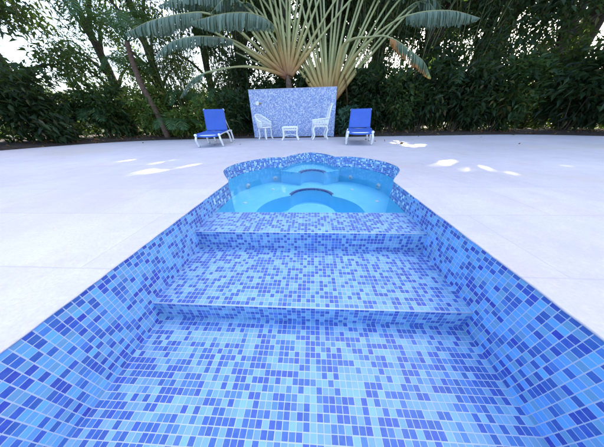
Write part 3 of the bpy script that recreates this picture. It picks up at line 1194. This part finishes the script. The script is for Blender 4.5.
def shrub(label, base, h, w, mat, n, leaf=0.2, group='shrubs along the edge of the paving', wid=.42, name='shrub', cat='shrub', d=None):
    t = thing(name, label, cat, base, 0, group)
    B = Vector(base)
    st = MB()
    clumps = []
    for k in range(9):
        a = k * 2.4
        f = (k + .7) / 9
        c = B + Vector((math.cos(a) * w * .42 * rnd.uniform(.4, 1), math.sin(a) * (d or w) * .42 * rnd.uniform(.4, 1), h * (.18 + .68 * f)))
        rr = w * rnd.uniform(.24, .36)
        clumps.append(((c.x, c.y, c.z), (rr, rr, rr * rnd.uniform(.7, 1.1))))
        st.tube(catmull([B + Vector((math.cos(a) * .06, math.sin(a) * .06, -.05)), (B + c) / 2 + Vector((math.cos(a) * .05, 0, .1)), c], 4), [.022 * (1 - .7 * q / 8) for q in range(9)], 5)
    st.build('stems', M['bark'], t, True, True)
    P = cloud(clumps, n)
    P = P[P[:, 2] > 0.02]
    leaves(P, leaf, (B.x, B.y, h * .4), .3, wid).build('foliage', M[mat], t, True)
    return t


def frond_mesh(path, leaflet, mat_w=.035, sag=.35, n=34):
    """feather frond: arching rachis and rows of narrow leaflets"""
    pts = catmull(path, 8)
    b = MB()
    b.tube(pts, [.016 * (1 - .8 * k / (len(pts) - 1)) + .002 for k in range(len(pts))], 5)
    N = len(pts)
    for k in range(n):
        f = .18 + .82 * k / (n - 1)
        x = f * (N - 1)
        i = min(N - 2, int(x))
        p = pts[i].lerp(pts[i + 1], x - i)
        d = (pts[i + 1] - pts[i]).normalized()
        s = d.cross(Vector((0, 0, 1)))
        s = s.normalized() if s.length > 1e-3 else Vector((1, 0, 0))
        L_ = leaflet * (math.sin(PI * (0.12 + .84 * (k / (n - 1)))) ** .6) * rnd.uniform(.85, 1.1)
        for sg in (-1, 1):
            dirn = (s * sg + d * .65 + Vector((0, 0, rnd.uniform(-.15, .25)))).normalized()
            w = d.cross(dirn).normalized()
            ww = d * (mat_w * rnd.uniform(.8, 1.1) * .5)
            q1 = p + dirn * L_ * .55 - Vector((0, 0, sag * L_ * .12))
            q2 = p + dirn * L_ - Vector((0, 0, sag * L_ * .55))
            i0 = len(b.v)
            b.v.extend([tuple(p - ww * .4), tuple(p + ww * .4), tuple(q1 + ww), tuple(q1 - ww), tuple(q2)])
            b.f.append((i0, i0 + 1, i0 + 2, i0 + 3)); b.uv.extend([(0, 0)] * 4)
            b.f.append((i0 + 3, i0 + 2, i0 + 4)); b.uv.extend([(0, 0)] * 3)
    return b


def feather_palm(label, base, trunk_pts, nf, flen, leaflet=.45, mat='frond', rise=(20, 75), group='feather palms', name='palm_tree', r=.07, cat='palm', start=0.0):
    t = thing(name, label, cat, base, 0, group)
    tp = catmull(trunk_pts, 6)
    b = MB(); b.tube(tp, [r * (1 - .35 * k / (len(tp) - 1)) * (1 + .05 * (k % 2)) for k in range(len(tp))], 12)
    b.build('trunk', M['bark_brown'], t, True, True)
    top = Vector(trunk_pts[-1])
    for k in range(nf):
        a = start + k * 2.399
        e = math.radians(rise[0] + (rise[1] - rise[0]) * ((k * .618) % 1))
        L_ = flen * rnd.uniform(.8, 1.1)
        hd = Vector((math.cos(a), math.sin(a), 0))
        p1 = top + hd * (L_ * .35 * math.cos(e)) + Vector((0, 0, L_ * .38 * math.sin(e)))
        p2 = top + hd * (L_ * .72 * math.cos(e * .8)) + Vector((0, 0, L_ * .52 * math.sin(e) - L_ * .03))
        p3 = top + hd * (L_ * .98 * math.cos(e * .7)) + Vector((0, 0, L_ * .42 * math.sin(e) - L_ * .24))
        frond_mesh([top, p1, p2, p3], leaflet).build('frond', M[mat], t, True)
    return t


# --- traveller's palms
def paddle_leaf(palm, path, f0, hw, mat='blade', r0=.05, r1=.014, hang=(0.5, 0.5), n=34, ragged=.5, vdir=(0, 1, 0), flat=.6, side=None, torn=0.12):
    """petiole along path; from fraction f0 on it is the midrib of a torn paddle blade whose halves hang by the two angles"""
    pts = catmull(path, 10)
    N = len(pts)
    b = MB()
    rad = []
    for k in range(N):
        f = k / (N - 1)
        rad.append(r0 * max(0, 1 - f / .36) ** 1.15 + r1 + .012 * max(0, 1 - f) if f < f0 else max(.004, r1 * (1 - (f - f0) / (1 - f0))))
    b.tube(pts, rad, 8, True, flat, vdir)
    pet = b.build('petiole', M['petiole'], palm, True, True)
    if hw <= 0:
        return pet
    b = MB()
    i0 = f0 * (N - 1)
    seg = sum((x - y).length for x, y in zip(pts[1:], pts[:-1])) * (1 - f0) / n
    for sg, ang in ((-1, hang[0]), (1, hang[1])):
        k = 0
        while k < n:
            if rnd.random() < torn and k > 1:
                k += 1
                continue
            run = min(n - k, rnd.choice((1, 1, 1, 2, 2, 3)) if ragged > .3 else rnd.choice((4, 6, 8)))
            lenj = 1 - ragged * rnd.random() * .35
            angj = ang + rnd.uniform(-.18, .22) * (1 + ragged)
            rowsv = []
            for q in range(run + 1):
                f = (k + q) / n
                x = i0 + f * (N - 1 - i0)
                i = min(N - 2, int(x))
                p = pts[i].lerp(pts[i + 1], x - i)
                d = (pts[i + 1] - pts[i]).normalized()
                s = side.copy() if side is not None else d.cross(Vector((0, 0, 1)))
                s = s.normalized() if s.length > 1e-3 else Vector((1, 0, 0))
                prof = (math.sin(PI * min(1, .10 + f * .90)) ** .5) * (1.0 if f < .75 else 1.0 - (f - .75) * 1.2)
                w = hw * max(.05, prof) * lenj * (1 if 0 < q < run else .93)
                row = []
                for u in (0, .3, .65, 1.0):
                    aa = angj * (0.45 + .8 * u)
                    off = s * (sg * math.cos(aa) * w * u) + Vector((0, 0, -math.sin(aa) * w * u)) + d * (w * u * .25)
                    if run > 0:
                        off = off - d * ((q / run - .5) * run * seg * .45 * u ** 1.5 * ragged)
                    row.append((p + off, (u, f)))
                rowsv.append(row)
            base_i = len(b.v)
            for row in rowsv:
                for p, _ in row:
                    b.v.append(tuple(p))
            for q in range(run):
                for u in range(3):
                    a = base_i + q * 4 + u
                    b.f.append((a, a + 1, a + 5, a + 4))
                    b.uv.extend([rowsv[q][u][1], rowsv[q][u + 1][1], rowsv[q + 1][u + 1][1], rowsv[q + 1][u][1]])
            k += run
    bl = b.build('blade', M[mat], pet, False, True)
    bl.matrix_parent_inverse = palm.matrix_basis.inverted()
    return pet


# right hand fan: base just behind the right end of the wall
YB = 8.95
kb = at(327.5, 101, YB)
palm_b = thing('travellers_palm', "tall traveller's palm with full upright fan of stalks behind right end of wall", 'palm', (kb.x, kb.y, -.05), 0, "traveller's palms behind the mosaic wall")
b = MB(); b.tube([(kb.x, kb.y, -.1), (kb.x + .01, kb.y, .5), (kb.x, kb.y, kb.z + .25)], [.19, .17, .16], 14)
b.build('trunk', M['bark_brown'], palm_b, True, True)
nB = 23
for k in range(nB):
    f = k / (nB - 1) * 2 - 1
    a = math.radians(f * 43 + rnd.uniform(-1.5, 1.5))
    d = Vector((math.sin(a), 0, math.cos(a)))
    st = kb + Vector((f * .15, (.05 if k % 2 else -.05), -.12 + .10 * (1 - abs(f))))
    PL = rnd.uniform(3.3, 3.8)
    bend = Vector((math.sin(a) * .12, rnd.uniform(-.12, .08), -.10 * abs(f)))
    e = st + d * PL + bend
    tipd = Vector((math.sin(a) * 1.3, rnd.uniform(-.5, .3), math.cos(a) * .8 - .25))
    paddle_leaf(palm_b, [st, st + d * PL * .45, e, e + tipd * .8, e + tipd * 1.5 + Vector((0, 0, -.35 - .3 * abs(f)))], .56, .34, hang=(.5, .6), r0=.062, r1=.027)
# the leaf drooping to the right, half dried
dr = [kb + Vector((.25, -.1, .1)), at(341, 52, 8.6), at(352, 39.5, 8.3), at(370, 37, 8.0), at(384, 36, 7.8), at(397, 41, 7.6), at(411, 51, 7.5), at(424, 62, 7.45), at(431, 78, 7.4)]
paddle_leaf(palm_b, dr, .56, .34, 'blade_dry', hang=(.95, 1.15), n=60, r1=.02)['label'] = 'drooping leaf with dried orange edges'
dr = [kb + Vector((.28, .05, .2)), at(352, 60, 8.9), at(376, 35, 8.6), at(397, 20, 8.3), at(412, 14.5, 8.0), at(430, 11, 7.8), at(455, 11, 7.6), at(480, 18, 7.5)]
paddle_leaf(palm_b, dr, .52, .40, hang=(1.15, 1.25), n=72, ragged=.55, torn=.07, r1=.02)

# left hand fan, its stalks reaching far to the left
YA = 8.85
ka = at(288, 76, YA)
palm_a = thing('travellers_palm', "traveller's palm with orange stalks sprawling to the left above the wall's middle", 'palm', (ka.x, ka.y, -.05), 0, "traveller's palms behind the mosaic wall")
b = MB(); b.tube([(ka.x + .12, ka.y, -.1), (ka.x + .08, ka.y, .9), (ka.x, ka.y, ka.z)], [.16, .13, .11], 14)
b.build('trunk', M['bark_brown'], palm_a, True, True)
angs = [-60, -50, -41, -33, -26, -20, -14, -9, -4, 1, 6, 11, 16, 22, 29, 37, 46]
for i, ad in enumerate(angs):
    a = math.radians(ad + rnd.uniform(-2, 2))
    d = Vector((math.sin(a), 0, math.cos(a)))
    st = ka + Vector((math.sin(a) * .10, (.05 if i % 2 else -.05), -.06))
    PL = rnd.uniform(2.9, 3.4)
    e = st + d * PL + Vector((math.sin(a) * .1, rnd.uniform(-.15, .1), -.12 * abs(math.sin(a))))
    tipd = Vector((math.sin(a) * 1.4, rnd.uniform(-.5, .3), math.cos(a) * .75 - .25))
    paddle_leaf(palm_a, [st, st + d * PL * .5, e, e + tipd * .8, e + tipd * 1.45 + Vector((0, 0, -.4))], .55, .32, hang=(.5, .6), r0=.052, r1=.024)
K = ka + Vector((-.05, -.06, 0))
for path, f0, hw, hang, rg, tn in (
    ([K, at(262, 68.5, 8.6), at(240, 66.5, 8.3), at(217, 70, 8.0), at(200, 75, 7.8), at(188, 84, 7.7), at(180, 98, 7.6)], .62, .20, (.8, .9), .6, .15),
    ([K, at(268, 61, 8.6), at(250, 50, 8.3), at(232, 40, 8.0), at(208, 36.5, 7.7), at(186, 37.5, 7.5), at(168, 44, 7.3), at(155, 58, 7.2)], .42, .30, (1.0, 1.2), .5, .08),
    ([K, at(280, 50, 8.6), at(277, 32, 8.2), at(268, 20, 7.8), at(250, 13, 7.6), at(228, 13, 7.5), at(208, 17, 7.4), at(190, 22, 7.3)], .36, .42, (1.2, 1.25), .35, .05),
    ([K, at(255, 45, 9.0), at(228, 22, 8.7), at(205, 13, 8.4), at(185, 13.5, 8.1), at(165, 17, 7.9), at(145, 23, 7.7), at(125, 34, 7.6)], .45, .42, (1.1, 1.2), .4, .06),
    ([K, at(262, 40, 9.2), at(242, 12, 9.0), at(225, 0, 8.8), at(205, -6, 8.6), at(180, -4, 8.4), at(158, 6, 8.2)], .42, .40, (1.0, 1.1), .5, .08),
    ([K, at(252, 60, 8.9), at(235, 52, 8.8)], .99, 0, (1, 1), 0, 0),
):
    paddle_leaf(palm_a, path, f0, hw, hang=hang, ragged=rg, torn=tn + .03, r0=.05, r1=.02, n=84)

# a dead frond hanging by the right end of the wall
dead = thing('dead_frond', 'brown dried frond hanging down beside right end of wall', 'frond', at(347.5, 110, 8.75), 0)
frond_mesh([at(343, 72, 8.9), at(346, 82, 8.8), at(347.3, 96, 8.75), at(347.5, 109, 8.75)], .14, .03, 1.6, 20).build('rachis', M['leaf_brown'], dead, True)

# --- hedge plants and shrubs along the far edge (position, size, kind)
SH = [
    ('low bright yellow-green shrub at foot of left lounger, near leaning trunk', (-5.9, 8.95), 1.1, 1.2, 'leaf_yellow_sunlit', 1500, .17),
    ('green shrub directly behind the left lounger', (-4.6, 9.15), 1.5, 1.4, 'leaf_yellow_sunlit', 2000, .18),
    ('dark shrub between left lounger and left edge of the wall', (-3.35, 9.2), 1.7, 1.4, 'leaf_dark', 2400, .2),
    ('blue-green broad leaved bush between the wall and right lounger', (1.45, 8.62), 1.0, .85, 'leaf_blue', 900, .24),
    ('tall dark shrub directly behind the right lounger', (2.4, 9.3), 2.5, 1.7, 'leaf_dark', 3600, .22),
    ('dark shrub with a few yellow leaves just right of the right lounger', (3.55, 9.2), 2.3, 1.6, 'leaf_mid', 3000, .2),
    ('large dark shrub at the middle of the hedge right of the loungers', (4.8, 9.3), 2.8, 1.8, 'leaf_dark', 4000, .22),
    ('dark green shrub at the right part of the far hedge', (6.2, 9.1), 2.6, 1.8, 'leaf_dark', 3800, .22),
    ('shrub at the right hand corner where the paving bends', (7.7, 8.9), 2.6, 1.9, 'leaf_mid', 3600, .22),
    ('dark shrub on the right side of the paving past the corner', (9.6, 8.0), 2.8, 2.0, 'leaf_dark', 3800, .24),
    ('shrub halfway along the right side of the paving', (11.2, 6.2), 2.7, 2.0, 'leaf_mid', 3400, .24),
    ('nearest dark shrub along the right side of the paving', (11.9, 4.0), 2.7, 2.0, 'leaf_dark', 3400, .24),
    ('yellow-green shrub behind the leaning palm trunk at left', (-7.3, 9.2), 2.0, 1.6, 'leaf_yellow_sunlit', 2400, .19),
    ('green shrub at left bend of the paving', (-8.9, 8.6), 2.2, 1.8, 'leaf_mid', 2800, .2),
    ('dark shrub along the left side of the paving', (-10.4, 7.0), 2.5, 2.0, 'leaf_dark', 3400, .22),
    ('nearest shrub along the left side of the paving', (-11.4, 4.6), 2.5, 2.0, 'leaf_mid', 3400, .24),
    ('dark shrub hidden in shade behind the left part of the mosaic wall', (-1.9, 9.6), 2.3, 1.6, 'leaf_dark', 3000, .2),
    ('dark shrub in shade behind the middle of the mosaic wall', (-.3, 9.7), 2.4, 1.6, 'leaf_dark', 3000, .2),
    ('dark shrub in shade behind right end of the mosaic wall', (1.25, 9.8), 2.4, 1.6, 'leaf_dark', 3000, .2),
]
for lab, (x, y), h, w, mt_, n, lf in SH:
    shrub(lab, (x, y, .05), h, w, mt_, n, lf)

# --- feather palms low at the left
tb = at(169, 138.6, 8.75)
feather_palm('palm with thick brown trunk leaning left across the left edge of the photo', (tb.x, tb.y, 0), [Vector((tb.x, tb.y, -.05)), at(161, 121, 8.75), at(153, 106, 8.75), at(143, 88, 8.8), at(134, 66, 8.85), at(127, 42, 8.9)], 12, 2.2, .5, r=.13, start=.6)
for lab, px, py, Y, h, nf, fl, st in (('bushy low palm with feathery fronds left of the left lounger', 182, 136, 8.9, .45, 12, 1.5, .3),
                                     ('feathery palm rising behind the left lounger', 203, 130, 9.7, 1.2, 12, 1.6, 1.1),
                                     ('feathery palm with arching fronds behind shrubs at far right', 432, 128, 9.9, 1.7, 12, 1.7, .2),
                                     ('low feathery palm at the left bend of the paving', 112, 138, 8.7, .7, 12, 1.7, 2.2),
                                     ('tall feathery palm whose fronds arch in at upper left', 160, 132, 10.2, 2.5, 14, 2.0, .9),
                                     ('feathery palm between the left lounger and the mosaic wall', 232, 132, 9.9, 1.3, 11, 1.4, 2.6)):
    p = at(px, py, Y)
    feather_palm(lab, (p.x, p.y, 0), [(p.x, p.y, -.05), (p.x + .03, p.y, h * .5), (p.x - .02, p.y + .03, h)], nf, fl, .38, r=.055, start=st)

# --- trees: nearer row whose lower crowns are seen, then the tall row that shades the paving
TR = [
    ('slim tree with thin crown and bright gaps at upper left', (-7.9, 11.0), 8.5, 1.8, 'leaf_yellow_sunlit', 7500, .16, .16),
    ('tree with yellow-green leaves behind the left lounger', (-5.4, 11.6), 8.5, 1.9, 'leaf_yellow_sunlit', 8500, .16, .12),
    ('dark tree left of the mosaic wall', (-3.4, 11.0), 8.5, 2.0, 'leaf_dark', 7500, .21, .16),
    ('dark tree behind the left palm fan', (-1.2, 11.4), 9.0, 2.1, 'leaf_dark', 7500, .21, .2),
    ('dark tree behind the right palm fan', (1.2, 11.6), 9.0, 2.1, 'leaf_dark', 7000, .21, .2),
    ('tree with lavender sky gaps right of the palm fans', (3.2, 11.3), 9.0, 1.8, 'leaf_dark', 3000, .16, .18),
    ('dark dense tree above the hedge right of the right lounger', (5.3, 11.2), 9.0, 2.0, 'leaf_dark', 7000, .21, .14),
    ('dark dense tree at right end of the far hedge', (7.6, 11.0), 9.0, 2.2, 'leaf_dark', 7500, .22, .12),
    ('dark tree past the right corner of the paving', (10.0, 10.2), 9.0, 2.3, 'leaf_dark', 7000, .23, .12),
    ('green tree along the right side of the paving', (12.4, 8.0), 9.0, 2.4, 'leaf_mid', 6500, .24, .12),
    ('nearest tree along the right side of the paving', (14.0, 5.0), 9.0, 2.5, 'leaf_dark', 6500, .24, .12),
    ('green tree at the left bend of the paving', (-9.9, 10.6), 8.5, 2.1, 'leaf_mid', 5500, .22, .16),
    ('dark tree along the left side of the paving', (-12.2, 8.6), 8.5, 2.3, 'leaf_dark', 6500, .24, .12),
    ('nearest tree along the left side of the paving', (-13.8, 5.4), 8.5, 2.5, 'leaf_mid', 6500, .24, .12),
]
for i, (lab, (x, y), h, cr, mt_, n, lf, low) in enumerate(TR):
    broad_tree(lab, (x, y, 0), h, cr, mt_, int(n * (1.5 if mt_ == 'leaf_dark' else 1.2)), lf, low, wid=(.26 if i % 2 else .38))
TALL = [(-5.0, 16.2), (-1.8, 15.4), (1.2, 14.6), (4.2, 15.2), (7.0, 14.2), (9.8, 13.2), (12.6, 12.0), (15.4, 9.6), (8.6, 17.6), (3.0, 18.2)]
TLAB = ['leftmost of the tall trees behind the jungle', 'tall tree far behind the left part of the mosaic wall', 'tall tree far behind the right part of the mosaic wall', 'tall tree far behind the right lounger',
        'tall tree far behind the middle of the right hedge', 'tall tree far behind the right end of the hedge', 'tall tree far behind the right corner of the paving', 'rightmost of the tall trees behind the jungle',
        'farthest tall tree behind the right end of the hedge', 'farthest tall tree behind the right palm fan']
for lab, (x, y) in zip(TLAB, TALL):
    broad_tree(lab, (x, y, 0), 18.5, 3.7, 'leaf_dark', 15000, .36, .32, group='tall trees behind the jungle')

# far off, the same woods read as one mass
P = []
for k in range(9000):
    a = rnd.uniform(-1.75, 1.75)
    d = rnd.uniform(21, 27)
    P.append((d * math.sin(a), d * math.cos(a) + 1.0, rnd.random() ** 1.2 * (2.9 + .6 * math.sin(a * 9))))
tag(leaves(np.array(P), .75, None, .4, .5).build('far_woods', M['leaf_dark']), 'dark far off woods seen low between the trunks', 'woods', kind='stuff')

# --- bamboo clumps with thin culms
def bamboo(label, base, h, nc, spread):
    t = thing('bamboo_clump', label, 'bamboo', base, 0, 'bamboo behind the hedge')
    B = Vector(base)
    pts = []
    for k in range(nc):
        a = k * 2.4
        o = Vector((math.cos(a), math.sin(a), 0)) * spread * math.sqrt((k + .5) / nc)
        ln_ = Vector((math.cos(a), math.sin(a) * .6, 0)) * rnd.uniform(.3, 1.1)
        hh = h * rnd.uniform(.75, 1.05)
        path = catmull([B + o - Vector((0, 0, .1)), B + o + ln_ * .15 + Vector((0, 0, hh * .4)), B + o + ln_ * .5 + Vector((0, 0, hh * .75)), B + o + ln_ * 1.2 + Vector((0, 0, hh))], 8)
        b = MB(); b.tube(path, [.022 * (1 - .6 * q / (len(path) - 1)) * (1.12 if q % 2 else 1) for q in range(len(path))], 6)
        b.build('culm', M['culm'], t, True, True)
        for _ in range(150):
            p = path[rnd.randrange(5, len(path))]
            pts.append((p.x + rnd.gauss(0, .26), p.y + rnd.gauss(0, .26), p.z + rnd.gauss(0, .2) - .1))
    leaves(np.array(pts), .24, None, .9, .16).build('foliage', M['leaf_mid'], t, True)
    return t


M['culm'] = paint_mat('bamboo_culm', (0.13, 0.14, 0.05), 0.5)
for lab, x, y in (('bamboo with thin stems just right of the right palm fan', 2.7, 10.1), ('bamboo with thin stems behind the middle of the right hedge', 4.3, 10.4), ('bamboo with thin stems behind the right part of the hedge', 6.6, 10.3),
                  ('bamboo with thin stems left of the left palm fan', -3.9, 10.2), ('bamboo with thin stems behind the feathery palm at left', -6.4, 10.2)):
    bamboo(lab, (x, y, 0), 6.2, 14, .55)

# undergrowth that closes the view beneath the shrubs
P = []
for k in range(11000):
    i = rnd.randrange(len(far_pts) - 1)
    p = far_pts[i].lerp(far_pts[i + 1], rnd.random())
    n = (p - Vector((0, 2, 0))).normalized()
    o = rnd.uniform(1.5, 4.5)
    P.append((p.x + n.x * o, p.y + n.y * o, .05 + 1.5 * rnd.random() ** 1.3))
tag(leaves(np.array(P), .26, None, .1, .3).build('undergrowth', M['leaf_dark']), 'dark tangled undergrowth low behind the shrubs', 'undergrowth', kind='stuff')

# --- litter on the bed, a few leaves blown on to the paving
P = []
for _ in range(34):
    i = rnd.randrange(len(far_pts) - 1)
    p = far_pts[i].lerp(far_pts[i + 1], rnd.random())
    if p.y > 4:
        q = p.lerp(Vector((0, 2, 0)), rnd.random() ** 2.5 * .45)
        if not (abs(q.x) < 2.2 and q.y < 4.6):
            P.append((q.x, q.y, .012))
for _ in range(700):
    i = rnd.randrange(len(far_pts) - 1)
    p = far_pts[i].lerp(far_pts[i + 1], rnd.random())
    if p.y < 4:
        continue
    c = Vector((0, 2, 0)); n = (p - c).normalized()
    o = rnd.uniform(.03, .9)
    P.append((p.x + n.x * o, p.y + n.y * o, .03 + .1 * min(1, o / .35) + rnd.uniform(0, .02)))
tag(leaves(np.array(P), .11, None, .1, .5, keep=False).build('leaf_litter', M['leaf_brown']), 'fallen brown leaves on the soil at the edge of the paving', 'leaves', kind='stuff')
